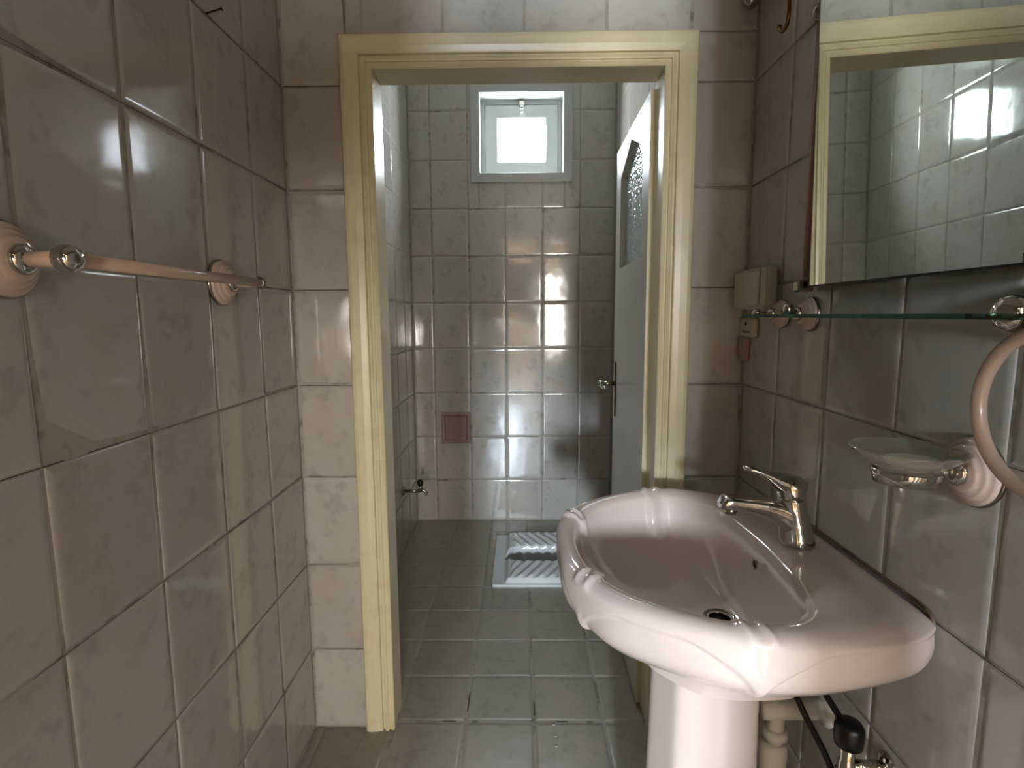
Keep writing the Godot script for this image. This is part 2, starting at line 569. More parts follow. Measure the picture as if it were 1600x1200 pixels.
	# the hall behind the camera
	var hz := 5.0
	w = part("wall_hall_near", wallmesh([[Vector3(-1.6, -0.05, ZR), Vector3(-0.23, CY, ZR + 0.1)], [Vector3(0.50, -0.05, ZR), Vector3(1.4, CY, ZR + 0.1)], [Vector3(-0.25, 2.1, ZR), Vector3(0.50, CY, ZR + 0.1)], [Vector3(0.18, -0.05, ZR), Vector3(0.32, 2.1, ZR + 0.1)]]), M.hall, self)  # unseen; jambs and middle post added to cut the hall light
	setting(w, "unseen beige hall wall with jambs and a post added to block light")
	w = part("wall_hall_far", wallmesh([[Vector3(-1.6, -0.05, hz), Vector3(-0.37, CY, hz + 0.1)], [Vector3(-0.11, -0.05, hz), Vector3(0.46, CY, hz + 0.1)], [Vector3(0.94, -0.05, hz), Vector3(1.4, CY, hz + 0.1)],
		[Vector3(-0.37, -0.05, hz), Vector3(-0.11, 1.36, hz + 0.1)], [Vector3(-0.37, 1.88, hz), Vector3(-0.11, CY, hz + 0.1)], [Vector3(0.46, -0.05, hz), Vector3(0.94, 0.50, hz + 0.1)], [Vector3(0.46, 1.86, hz), Vector3(0.94, CY, hz + 0.1)]]), M.hall, self)
	setting(w, "beige far wall of the hall with two bright openings")
	w = part("wall_hall_left", wallmesh([[Vector3(-1.6, -0.05, ZR), Vector3(-1.5, CY, hz)]]), M.hall, self)
	setting(w, "beige hall side wall opposite the plain one")
	w = part("wall_hall_right", wallmesh([[Vector3(1.3, -0.05, ZR), Vector3(1.4, CY, hz)]]), M.hall, self)
	setting(w, "plain beige hall side wall")
	w = part("floor_hall", wallmesh([[Vector3(-1.6, -0.15, ZR), Vector3(1.4, FY - 0.002, hz + 0.1)]]), M.hall_floor, self)
	setting(w, "brown hall floor")
	w = part("ceiling_hall", wallmesh([[Vector3(-1.6, CY, ZR), Vector3(1.4, CY + 0.1, hz + 0.1)]]), M.plaster, self)
	setting(w, "white hall ceiling")

# mitred frame round a rectangle (x0, y0)-(x1, y1), its profile given as (inward, out) pairs from the outer edge; open at the bottom when legs is true
func frame_piece(prof: Array, a0: Vector3, a1: Vector3, inward0: Vector3, inward1: Vector3, out: Vector3) -> ArrayMesh:
	var st := begin(false)
	for k in prof.size() - 1:
		var p: Array = prof[k]
		var q: Array = prof[k + 1]
		quad(st, a0 + inward0 * p[0] + out * p[1], a1 + inward1 * p[0] + out * p[1], a1 + inward1 * q[0] + out * q[1], a0 + inward0 * q[0] + out * q[1])
	return done(st)

func make_door_frame() -> void:
	var t := Node3D.new()
	t.name = "trim_1"
	add_child(t)
	setting(t, "cream painted moulded casing and lining of the doorway")
	# casing profile: 80 mm wide, a broad rounded outer band, a groove, a stepped inner bead
	var prof := [[0.0, 0.0], [0.0, 0.014], [0.004, 0.019], [0.012, 0.021], [0.030, 0.020], [0.044, 0.0175], [0.047, 0.0165], [0.0485, 0.0085], [0.0525, 0.0085], [0.054, 0.0150], [0.060, 0.0165], [0.0640, 0.0150], [0.0650, 0.0095], [0.0685, 0.0095], [0.070, 0.0125], [0.0775, 0.0130], [0.080, 0.011], [0.080, -0.02]]
	var xo := 0.439
	var yo := 1.8635
	var z := ZD
	var up := Vector3.UP
	var bk := Vector3.BACK
	var mitre_l := Vector3(1, -1, 0)
	var mitre_r := Vector3(-1, -1, 0)
	part("casing_head", frame_piece(prof, Vector3(xo, yo, z), Vector3(-xo, yo, z), mitre_r, mitre_l, bk), M.cream, t)
	part("casing_leg", frame_piece(prof, Vector3(-xo, yo, z), Vector3(-xo, FY, z), mitre_l, Vector3.RIGHT, bk), M.cream, t)
	part("casing_leg", frame_piece(prof, Vector3(xo, FY, z), Vector3(xo, yo, z), Vector3.LEFT, mitre_r, bk), M.cream, t)
	# lining boards
	part("lining_board", boxmesh(Vector3(-OW - 0.022, FY, ZDB - 0.004), Vector3(-OW, OH, ZD + 0.011), 0.001), M.cream, t)
	part("lining_board", boxmesh(Vector3(OW, FY, ZDB - 0.004), Vector3(OW + 0.022, OH, ZD + 0.011), 0.001), M.cream, t)
	part("lining_head", boxmesh(Vector3(-OW - 0.022, OH, ZDB - 0.004), Vector3(OW + 0.022, OH + 0.022, ZD + 0.011), 0.001), M.cream, t)

func make_door() -> void:
	# leaf in its own axes: u from the hinge (0) along +X to the free edge, y up, its visible face at z = 0 looking towards +Z
	var d := Node3D.new()
	d.name = "door_1"
	add_child(d)
	setting(d, "painted toilet door standing open with a pointed frosted pane")
	var w := 0.572
	var th := 0.040
	var far := Vector3(0.3625, 0, -2.102)
	var hinge := Vector3(0.3480, 0, -1.530)
	var x := (far - hinge).normalized()
	d.transform = Transform3D(Basis(x, Vector3.UP, x.cross(Vector3.UP)), hinge + Vector3(th, 0, 0))
	var y0 := FY + 0.012
	var y1 := 1.766
	# opening for the pane: a house-like outline
	var hole := PackedVector2Array([Vector2(0.090, 1.345), Vector2(0.480, 1.345), Vector2(0.480, 1.655), Vector2(0.285, 1.775 - 0.045), Vector2(0.090, 1.655)])
	var st := begin(false)
	# leaf faces split around the opening
	var faces := [
		PackedVector2Array([Vector2(0, y0), Vector2(w, y0), Vector2(w, 1.345), Vector2(0, 1.345)]),
		PackedVector2Array([Vector2(0, 1.345), Vector2(0.090, 1.345), Vector2(0.090, 1.655), Vector2(0, 1.655)]),
		PackedVector2Array([Vector2(0.480, 1.345), Vector2(w, 1.345), Vector2(w, 1.655), Vector2(0.480, 1.655)]),
		PackedVector2Array([Vector2(0, 1.655), Vector2(0.090, 1.655), Vector2(0.285, 1.73), Vector2(0.285, y1), Vector2(0, y1)]),
		PackedVector2Array([Vector2(0.285, 1.73), Vector2(0.480, 1.655), Vector2(w, 1.655), Vector2(w, y1), Vector2(0.285, y1)])]
	for f in faces:
		var t := Geometry2D.triangulate_polygon(f)
		for k in range(0, t.size(), 3):
			var a: Vector2 = f[t[k]]
			var b: Vector2 = f[t[k + 1]]
			var c: Vector2 = f[t[k + 2]]
			if (b - a).cross(c - a) < 0:
				var s := b
				b = c
				c = s
			tri(st, Vector3(a.x, a.y, 0), Vector3(b.x, b.y, 0), Vector3(c.x, c.y, 0))
			tri(st, Vector3(a.x, a.y, -th), Vector3(c.x, c.y, -th), Vector3(b.x, b.y, -th))
	for e in [[Vector2(w, y0), Vector2(w, y1)], [Vector2(w, y1), Vector2(0, y1)], [Vector2(0, y0), Vector2(w, y0)]]:
		quad(st, Vector3(e[0].x, e[0].y, 0), Vector3(e[0].x, e[0].y, -th), Vector3(e[1].x, e[1].y, -th), Vector3(e[1].x, e[1].y, 0))
	for i in hole.size():
		var a := hole[i]
		var b := hole[(i + 1) % hole.size()]
		quad(st, Vector3(a.x, a.y, 0), Vector3(a.x, a.y, -th), Vector3(b.x, b.y, -th), Vector3(b.x, b.y, 0))
	var leaf := part("leaf", done(st), M.door_paint, d)
	part("hinge_edge", boxmesh(Vector3(-0.002, y0, -th), Vector3(0.0, y1, 0.0)), M.cream, leaf)
	part("glass_pane", pebbled(hole), M.frosted, d)
	# lever handle on a long plate
	var h := Node3D.new()
	h.name = "handle"
	d.add_child(h)
	var hu := 0.530
	part("back_plate", boxmesh(Vector3(hu - 0.016, 0.800, -th - 0.005), Vector3(hu + 0.016, 1.005, -th), 0.002), M.brass, h)
	part("spindle", tube([Vector3(hu, 0.925, -th - 0.004), Vector3(hu, 0.925, -th - 0.048)], [0.008], 14), M.dull_chrome, h)
	part("lever", tube(curve([Vector3(hu, 0.925, -th - 0.044), Vector3(hu - 0.006, 0.925, -th - 0.052), Vector3(hu - 0.05, 0.922, -th - 0.054), Vector3(hu - 0.10, 0.918, -th - 0.050)], 5), [0.009], 14), M.chrome, h)
	part("lever_end", ball(0.013, 18), M.chrome, h, Transform3D(Basis.IDENTITY, Vector3(hu, 0.925, -th - 0.054)))

# rolled obscure glass: a sheet with close round pebbles, cut to the outline
func pebbled(poly: PackedVector2Array) -> ArrayMesh:
	var st := begin()
	var step := 0.0045
	var nz := noise(77, 90.0, 1)
	var lo := poly[0]
	var hi := poly[0]
	for p in poly:
		lo = lo.min(p)
		hi = hi.max(p)
	var f := func(x: float, y: float) -> Vector3: return Vector3(x, y, -0.020 + 0.0030 * nz.get_noise_2d(x, y))
	var y := lo.y
	while y < hi.y:
		var x := lo.x
		while x < hi.x:
			if Geometry2D.is_point_in_polygon(Vector2(x + step / 2, y + step / 2), poly):
				quad(st, f.call(x, y), f.call(x + step, y), f.call(x + step, y + step), f.call(x, y + step))
			x += step
		y += step
	return done(st)

func make_window() -> void:
	var wdw := Node3D.new()
	wdw.name = "window_1"
	add_child(wdw)
	setting(wdw, "small white plastic tilting window set high in the toilet wall")
	var x0 := -0.205
	var x1 := 0.238
	var y0 := 1.932
	var y1 := 2.337
	var prof := [[0.0, 0.0], [0.0, 0.008], [0.003, 0.010], [0.046, 0.010], [0.048, 0.008], [0.048, -0.11]]
	var o := 0.048
	var c := [Vector3(x0 - o, y0 - o, ZB), Vector3(x1 + o, y0 - o, ZB), Vector3(x1 + o, y1 + o, ZB), Vector3(x0 - o, y1 + o, ZB)]
	var m := [Vector3(1, 1, 0), Vector3(-1, 1, 0), Vector3(-1, -1, 0), Vector3(1, -1, 0)]
	for k in 4:
		var j := (k + 1) % 4
		part("surround", frame_piece(prof, c[k], c[j], m[k], m[j], Vector3.BACK), M.white_plastic, wdw)
	# fixed frame at the back of the reveal
	var zf := ZB - 0.105
	var fr := [[-0.008, -0.02], [-0.008, 0.0], [0.020, 0.0], [0.022, -0.004], [0.022, -0.05]]
	c = [Vector3(x0, y0, zf), Vector3(x1, y0, zf), Vector3(x1, y1, zf), Vector3(x0, y1, zf)]
	for k in 4:
		var j := (k + 1) % 4
		part("frame_bar", frame_piece(fr, c[k], c[j], m[k], m[j], Vector3.BACK), M.white_plastic, wdw)
	# sash, swung a little
	var sash := Node3D.new()
	sash.name = "sash"
	wdw.add_child(sash)
	var sx0 := -0.180
	var sx1 := 0.216
	var sy0 := 1.950
	var sy1 := 2.312
	var zs := ZB - 0.100
	var sp := [[0.0, -0.04], [0.0, -0.003], [0.003, 0.0], [0.060, 0.0], [0.066, -0.002], [0.073, -0.012], [0.073, -0.056]]
	c = [Vector3(sx0, sy0, zs), Vector3(sx1, sy0, zs), Vector3(sx1, sy1, zs), Vector3(sx0, sy1, zs)]
	for k in 4:
		var j := (k + 1) % 4
		part("sash_bar", frame_piece(sp, c[k], c[j], m[k], m[j], Vector3.BACK), M.white_plastic, sash)
	part("pane", boxmesh(Vector3(sx0 + 0.06, sy0 + 0.06, zs - 0.050), Vector3(sx1 - 0.06, sy1 - 0.06, zs - 0.046)), M.glass, sash)
	var latch := Node3D.new()
	latch.name = "latch"
	wdw.add_child(latch)
	part("keeper", boxmesh(Vector3(0.004, 2.300, zs + 0.001), Vector3(0.036, 2.330, zs + 0.018), 0.003), M.dull_chrome, latch)
	part("catch_body", lathe([[0.010, 0.0], [0.012, 0.004], [0.012, 0.016], [0.008, 0.020]], 16), M.chrome, latch, along(Vector3(0, -1, 0.3), Vector3(0.020, 2.302, zs + 0.016)))
	part("catch_lever", tube([Vector3(0.020, 2.292, zs + 0.020), Vector3(0.021, 2.272, zs + 0.030), Vector3(0.022, 2.262, zs + 0.034)], [0.005, 0.0055, 0.007], 10), M.chrome, latch)

# ---------------------------------------------------------------- fittings of the toilet
func make_soap_niche() -> void:
	var t := thing("soap_niche", "mauve square ceramic soap holder on the toilet's far wall", "soap dish", Vector3(-0.356, 0.466, ZB))
	var w := 0.080
	var prof := [[0.0, 0.0], [0.0, 0.017], [0.004, 0.021], [0.013, 0.021], [0.017, 0.018], [0.021, 0.008], [0.030, 0.003]]
	var c := [Vector3(-w, 0, 0), Vector3(w, 0, 0), Vector3(w, 0.176, 0), Vector3(-w, 0.176, 0)]
	var m := [Vector3(1, 1, 0), Vector3(-1, 1, 0), Vector3(-1, -1, 0), Vector3(1, -1, 0)]
	var st := begin(false)
	for k in 4:
		var j := (k + 1) % 4
		for q in prof.size() - 1:
			var a: Array = prof[q]
			var b: Array = prof[q + 1]
			quad(st, c[k] + m[k] * a[0] + Vector3.BACK * a[1], c[j] + m[j] * a[0] + Vector3.BACK * a[1], c[j] + m[j] * b[0] + Vector3.BACK * b[1], c[k] + m[k] * b[0] + Vector3.BACK * b[1])
	part("rim", done(st), M.mauve, t)
	part("back", boxmesh(Vector3(-w + 0.028, 0.028, 0.0005), Vector3(w - 0.028, 0.148, 0.0032)), M.mauve, t)

func make_wall_tap() -> void:
	var t := thing("wall_tap", "small chrome tap with a downturned spout on the toilet's left wall", "tap", Vector3(XL, 0.305, -2.677))
	part("wall_flange", lathe([[0.024, 0.0], [0.025, 0.003], [0.018, 0.009], [0.010, 0.012]], 24), M.dull_chrome, t, along(Vector3.RIGHT, Vector3.ZERO))
	part("body", tube([Vector3(0.008, 0, 0), Vector3(0.085, 0, 0)], [0.0085], 14), M.dull_chrome, t)
	part("spout", tube(curve([Vector3(0.080, 0.0, 0), Vector3(0.100, 0.004, 0), Vector3(0.114, -0.006, 0), Vector3(0.122, -0.022, 0)], 5), [0.0095, 0.008, 0.0075], 14), M.dull_chrome, t)
	part("valve_stem", tube([Vector3(0.088, 0.0, 0), Vector3(0.088, 0.030, 0)], [0.009], 14), M.dull_chrome, t)
	part("knob", lathe([[0.008, 0.0], [0.014, 0.004], [0.016, 0.022], [0.012, 0.030]], 20), M.rubber, t, Transform3D(Basis.IDENTITY, Vector3(0.088, 0.026, 0)))

func make_squat_pan() -> void:
	var t := thing("squat_toilet", "white ceramic squat toilet pan with ribbed footrests set in the floor", "toilet", Vector3(PX0, FY, PZ1))
	var lx := PX1 - PX0
	var lz := PZ1 - PZ0
	var nx := 150
	var nz := 142
	var st := begin()
	var rows := []
	for j in nz + 1:
		var r := []
		for i in nx + 1:
			var a := lx * i / nx
			var b := lz * j / nz      # from the near edge towards the window
			r.append(Vector3(a, pan_height(a, b, lx, lz), -b))
		rows.append(r)
	skin(st, rows, false)
	part("pan", done(st), M.pan, t)
	part("edge", wallmesh([[Vector3(0.0, -0.20, -0.002), Vector3(lx, 0.009, 0.0)], [Vector3(0.0, -0.20, -lz), Vector3(lx, 0.009, -lz + 0.002)], [Vector3(0.0, -0.20, -lz), Vector3(0.002, 0.009, 0.0)], [Vector3(lx - 0.002, -0.20, -lz), Vector3(lx, 0.009, 0.0)]]), M.pan, t)

func pan_height(a: float, b: float, lx: float, lz: float) -> float:
	var mid := lz * 0.50
	# flat plate
	var h := 0.010
	# raised footrests on either side of the trough, with slanting ribs
	var s := absf(b - mid)
	var in_a := smoothstep(0.050, 0.072, a) * smoothstep(lx - 0.03, lx - 0.05, a)
	var foot := in_a * smoothstep(0.262, 0.250, s)
	h += 0.022 * foot
	var ridge := smoothstep(0.075, 0.10, s) * smoothstep(0.250, 0.235, s) * smoothstep(0.075, 0.095, a) * smoothstep(lx - 0.06, lx - 0.08, a)
	var ph := (a + s * 0.55 + 0.02) / 0.046
	h += ridge * 0.010 * (0.5 + 0.5 * cos(TAU * ph))
	# trough with a round end
	var ta := clampf(a, 0.135, lx - 0.10)
	var dist := Vector2(a - ta, b - mid).length()
	var r := 0.086
	h = lerpf(h, -0.130, smoothstep(r, r - 0.026, dist))
	return h

# ---------------------------------------------------------------- washbasin
const BX := 0.584       # wall face
const BZ := -0.975      # middle of the basin along the wall

func plan(d: float, w: float, y: float) -> Vector3:
	return Vector3(BX - d, y, BZ + w)

func outline(half: Array) -> PackedVector2Array:
	# half of the outline as (d, w) from the front round to the wall, mirrored and smoothed; (d, w) plane
	var pts := []
	for p in half:
		pts.append(Vector2(p[0], p[1]))
	var full := []
	for k in range(pts.size() - 1, 0, -1):
		full.append(Vector2(pts[k].x, -pts[k].y))
	full.append_array(pts)
	if full[0].y == 0.0:
		full.remove_at(0)
	var out := PackedVector2Array()
	var n := full.size()
	for k in n:
		for i in 8:
			out.append(full[k].cubic_interpolate(full[(k + 1) % n], full[(k - 1 + n) % n], full[(k + 2) % n], i / 8.0))
	return out

func reach(poly: PackedVector2Array, c: Vector2, dir: Vector2) -> float:
	var best := 0.0
	for k in poly.size():
		var hit = Geometry2D.segment_intersects_segment(c, c + dir * 2.0, poly[k], poly[(k + 1) % poly.size()])
		if hit != null:
			best = maxf(best, c.distance_to(hit))
	return best

func make_basin() -> void:
	var t := thing("washbasin", "pink ceramic pedestal washbasin with a petal-shaped rim on the right wall", "washbasin")
	var outer := outline([[0.513, 0.0], [0.510, 0.085], [0.490, 0.152], [0.455, 0.212], [0.400, 0.258], [0.330, 0.298], [0.270, 0.318], [0.200, 0.320], [0.130, 0.308], [0.060, 0.288], [0.022, 0.268], [0.003, 0.238], [0.001, 0.15], [0.001, 0.05]])
	var inner := outline([[0.478, 0.0], [0.466, 0.095], [0.432, 0.162], [0.384, 0.211], [0.310, 0.251], [0.245, 0.264], [0.192, 0.244], [0.158, 0.200], [0.144, 0.140], [0.138, 0.070], [0.135, 0.0]])
	var c := Vector2(0.30, 0.0)
	var cd := Vector2(0.205, -0.012)     # waste
	var n := 720
	var ro := []
	var ri := []
	var arc := []
	var dirs := []
	for i in n:
		var a := TAU * i / n
		var dir := Vector2(cos(a), sin(a))
		dirs.append(dir)
		ro.append(reach(outer, c, dir))
		ri.append(reach(inner, c, dir))
	# folds: at plan angles about c
	var folds := []
	for p in [Vector2(0.272, 0.320), Vector2(0.488, 0.150), Vector2(0.488, -0.150), Vector2(0.272, -0.320)]:
		folds.append((p - c).angle())
	var rings := []
	# bowl
	var ybot := 0.610
	for k in 27:
		var s := k / 26.0
		var ring := []
		for i in n:
			var e: Vector2 = c + dirs[i] * ri[i]
			var b: Vector2 = cd + dirs[i] * 0.020
			var q := b.lerp(e, s)
			var f := 1.0 - pow(maxf(0.0, 1.0 - pow(s, 2.3)), 1.0 / 2.3)
			var y := ybot + (0.757 - ybot) * f
			# folds run a little way down inside the bowl
			for fa in folds:
				var sd: float = wrapf(TAU * i / n - fa, -PI, PI) * ri[i]
				y += 0.004 * exp(-pow(sd / 0.016, 2.0)) * smoothstep(0.70, 1.0, s)
				q -= dirs[i] * 0.010 * exp(-pow(sd / 0.014, 2.0)) * smoothstep(0.80, 0.97, s)
			ring.append(plan(q.x, q.y, y))
		rings.append(ring)
	# rim: from the inner to the outer edge
	for e in [[0.10, 0.7630], [0.22, 0.7672], [0.40, 0.7695], [0.60, 0.7695], [0.78, 0.7672], [0.90, 0.7630], [0.97, 0.7575]]:
		var ring := []
		for i in n:
			var width: float = ro[i] - ri[i]
			var deck := smoothstep(0.06, 0.11, width)
			var rr: float = ri[i] + width * e[0]
			if deck > 0.0:
				# on the deck the roll-over stays close to both edges
				var roll: float = (0.045 * e[0] / 0.40) if e[0] < 0.5 else width - 0.040 * (1.0 - e[0]) / 0.40
				rr = lerpf(rr, ri[i] + roll, deck)
			var y: float = e[1]
			var out := 0.0
			for fa in folds:
				var sd: float = wrapf(TAU * i / n - fa, -PI, PI) * ro[i]
				y += 0.0045 * (exp(-pow((sd - 0.014) / 0.007, 2.0)) + exp(-pow((sd + 0.014) / 0.007, 2.0))) + 0.002 * exp(-pow(sd / 0.02, 2.0))
				out += 0.004 * exp(-pow(sd / 0.022, 2.0)) * e[0]
			var q: Vector2 = c + dirs[i] * (rr + out)
			ring.append(plan(maxf(q.x, 0.0005), q.y, y - 0.004 * deck))
		rings.append(ring)
	# side: a belt of petals set back behind the gussets between them, then the underside drawn in to the pedestal
	var side := [[0.000, 0.7520], [0.0010, 0.7490], [0.0016, 0.7460], [0.0020, 0.7430], [0.0022, 0.7400], [0.0024, 0.7370], [0.0025, 0.7340], [0.0026, 0.7310], [0.0026, 0.7270], [0.0025, 0.7230], [0.0022, 0.7190], [0.0018, 0.7150], [0.0012, 0.7110], [0.0004, 0.7070], [-0.0008, 0.7030], [-0.0024, 0.6990], [-0.0042, 0.6955], [-0.0065, 0.6920], [-0.0092, 0.6885], [-0.0125, 0.6850], [-0.0170, 0.6815], [-0.0225, 0.6780], [-0.030, 0.6745], [-0.042, 0.6700], [-0.060, 0.6640], [-0.085, 0.6550], [-0.112, 0.6410], [-0.140, 0.6180], [-0.158, 0.5900], [-0.166, 0.5700]]
	for e in side:
		var ring := []
		var v := clampf((0.757 - float(e[1])) / 0.082, 0.0, 1.0)
		for i in n:
			var off: float = e[0]
			var near := 9.0
			for fa in folds:
				near = minf(near, absf(wrapf(TAU * i / n - fa, -PI, PI) * ro[i]))
			var hw := 0.003 + 0.105 * pow(1.0 - v, 2.4)
			var panel := smoothstep(hw, hw + 0.005, near) * smoothstep(0.07, 0.16, v)
			var live := 1.0 - smoothstep(0.90, 1.0, v)
			# petals swell a little between their edges; the gusset carries a fold down its middle
			off += live * (panel * (-0.0052 + 0.0030 * sin(PI * v) * smoothstep(hw, hw + 0.05, near)) + 0.0045 * (1.0 - panel) * exp(-pow(near / 0.009, 2.0)) * smoothstep(0.25, 0.9, v))
			var rr: float = ro[i] + off
			if e[0] < -0.06:
				rr = maxf(rr, 0.085)
			var q: Vector2 = c + dirs[i] * rr
			ring.append(plan(maxf(q.x, 0.0005), q.y, e[1]))
		rings.append(ring)
	var st := begin()
	for r in rings:
		r.reverse()
	skin(st, rings, true)
	var bowl := part("bowl", done(st), M.basin, t)
	bowl.set_meta("label", "pink glazed bowl with a deck and folded petals along its rim")
	# waste and overflow
	var waste := Node3D.new()
	waste.name = "waste"
	t.add_child(waste)
	part("flange", lathe([[0.029, 0.0], [0.0295, 0.0015], [0.027, 0.0028], [0.0235, 0.0005], [0.021, -0.006]], 32, false, false), M.dull_chrome, waste, Transform3D(Basis.IDENTITY, plan(cd.x, cd.y, ybot + 0.0005)))
	part("plug_hole", lathe([[0.021, -0.008], [0.021, 0.0]], 24, true, false), M.dark_edge, waste, Transform3D(Basis.IDENTITY, plan(cd.x, cd.y, ybot - 0.003)))
	part("overflow_ring", lathe([[0.0095, 0.0], [0.0098, 0.0018], [0.008, 0.003], [0.0062, 0.0015]], 24, false, false), M.dull_chrome, waste, along(Vector3(-1.0, 0.16, 0.0), plan(0.1475, 0.0, 0.722)))
	part("overflow_hole", lathe([[0.0065, 0.0], [0.0065, 0.0015]], 20), M.dark_edge, waste, along(Vector3(-1.0, 0.16, 0.0), plan(0.1472, 0.0, 0.722)))
	# stained sealant between basin and wall
	var line := []
	for p in [[0.222, 0.688], [0.233, 0.712], [0.240, 0.735], [0.238, 0.752], [0.220, 0.7615], [0.15, 0.7620], [0.05, 0.7620], [-0.05, 0.7620], [-0.15, 0.7620], [-0.220, 0.7615], [-0.238, 0.752], [-0.230, 0.700]]:
		line.append(plan(0.0008, p[0], p[1]))
	var seal := part("sealant", tube(curve(line, 5), [0.0030], 8), M.caulk, t)
	seal.set_meta("label", "brown stained sealant along the wall")
	# pedestal
	var pr := []
	for e in [[0.150, 0.0], [0.152, 0.02], [0.148, 0.05], [0.132, 0.09], [0.120, 0.15], [0.113, 0.25], [0.109, 0.38], [0.107, 0.50], [0.106, 0.54], [0.108, 0.56], [0.108, 0.572]]:
		var ring := []
		for i in 96:
			var a := -TAU * i / 96
			var sum := 0.0
			for k in 8:
				sum += pow(maxf(0.0, cos(a - TAU * (k + 0.5) / 8.0)), 30.0)
			var r: float = e[0] * pow(sum, -1.0 / 30.0) * 0.95
			ring.append(Vector3(cos(a) * r * 0.93, e[1], sin(a) * r))
		pr.append(ring)
	st = begin()
	skin(st, pr, true, true, true)
	part("pedestal", done(st), M.basin, t, Transform3D(Basis.IDENTITY, Vector3(BX - 0.235, FY, BZ)))

func make_faucet() -> void:
	var y := 0.7650
	var t := thing("mixer_tap", "chrome single-lever mixer tap standing on the washbasin deck", "tap", Vector3(0.500, y + 0.002, -0.968))
	part("body", lathe([[0.0310, 0.0005], [0.0315, 0.004], [0.0298, 0.012], [0.0276, 0.035], [0.0256, 0.060], [0.0243, 0.082], [0.0236, 0.085]], 40), M.chrome, t, Transform3D(Basis(Vector3(1, 0, 0), Vector3(-0.16, 1, 0), Vector3(0, 0, 1)), Vector3(0.006, 0, 0)))
	# spout: a flattened beak that leaves the body low down and reaches over the bowl
	var st := begin()
	var rings := []
	for e in [[0.012, 0.036, 0.026, 0.026], [-0.010, 0.044, 0.024, 0.027], [-0.028, 0.056, 0.021, 0.0225], [-0.047, 0.064, 0.020, 0.0180], [-0.072, 0.070, 0.0195, 0.0150], [-0.100, 0.075, 0.019, 0.0130], [-0.120, 0.0775, 0.0185, 0.0120], [-0.131, 0.078, 0.0175, 0.0115], [-0.134, 0.078, 0.0155, 0.0095]]:
		var ring := []
		for i in 28:
			var a := TAU * i / 28
			var cx := signf(cos(a)) * pow(absf(cos(a)), 0.6)
			var sy := signf(sin(a)) * pow(absf(sin(a)), 0.6)
			ring.append(Vector3(e[0] + sy * 0.004, e[1] + sy * e[3], cx * e[2]))
		ring.reverse()
		rings.append(ring)
	skin(st, rings, true, true, true)
	part("spout", done(st), M.chrome, t)
	part("aerator", lathe([[0.010, 0.0], [0.011, 0.004], [0.011, 0.012]], 20), M.dull_chrome, t, Transform3D(Basis.IDENTITY, Vector3(-0.117, 0.056, 0)))
	part("cap", lathe([[0.0225, 0.0], [0.0245, 0.002], [0.0250, 0.008], [0.0248, 0.022], [0.0225, 0.031], [0.015, 0.0365], [0.004, 0.038]], 40), M.chrome, t, Transform3D(Basis(Vector3(1, 0, 0), Vector3(-0.12, 1, 0), Vector3(0, 0, 1)), Vector3(-0.008, 0.086, 0)))
	# lever: broad where it leaves the cap, drawn out to a lifted tip
	st = begin()
	rings = []
	for e in [[0.012, 0.104, 0.015, 0.012], [-0.004, 0.107, 0.021, 0.0185], [-0.020, 0.111, 0.0215, 0.0190], [-0.036, 0.118, 0.020, 0.0145], [-0.052, 0.127, 0.0185, 0.0095], [-0.070, 0.135, 0.0165, 0.0068], [-0.086, 0.1400, 0.0140, 0.0050], [-0.094, 0.1410, 0.0100, 0.0034]]:
		var ring := []
		for i in 24:
			var a := TAU * i / 24
			ring.append(Vector3(e[0] + sin(a) * e[3] * 0.4, e[1] + sin(a) * e[3], cos(a) * e[2]))
		ring.reverse()
		rings.append(ring)
	skin(st, rings, true, true, true)
	part("lever", done(st), M.chrome, t)

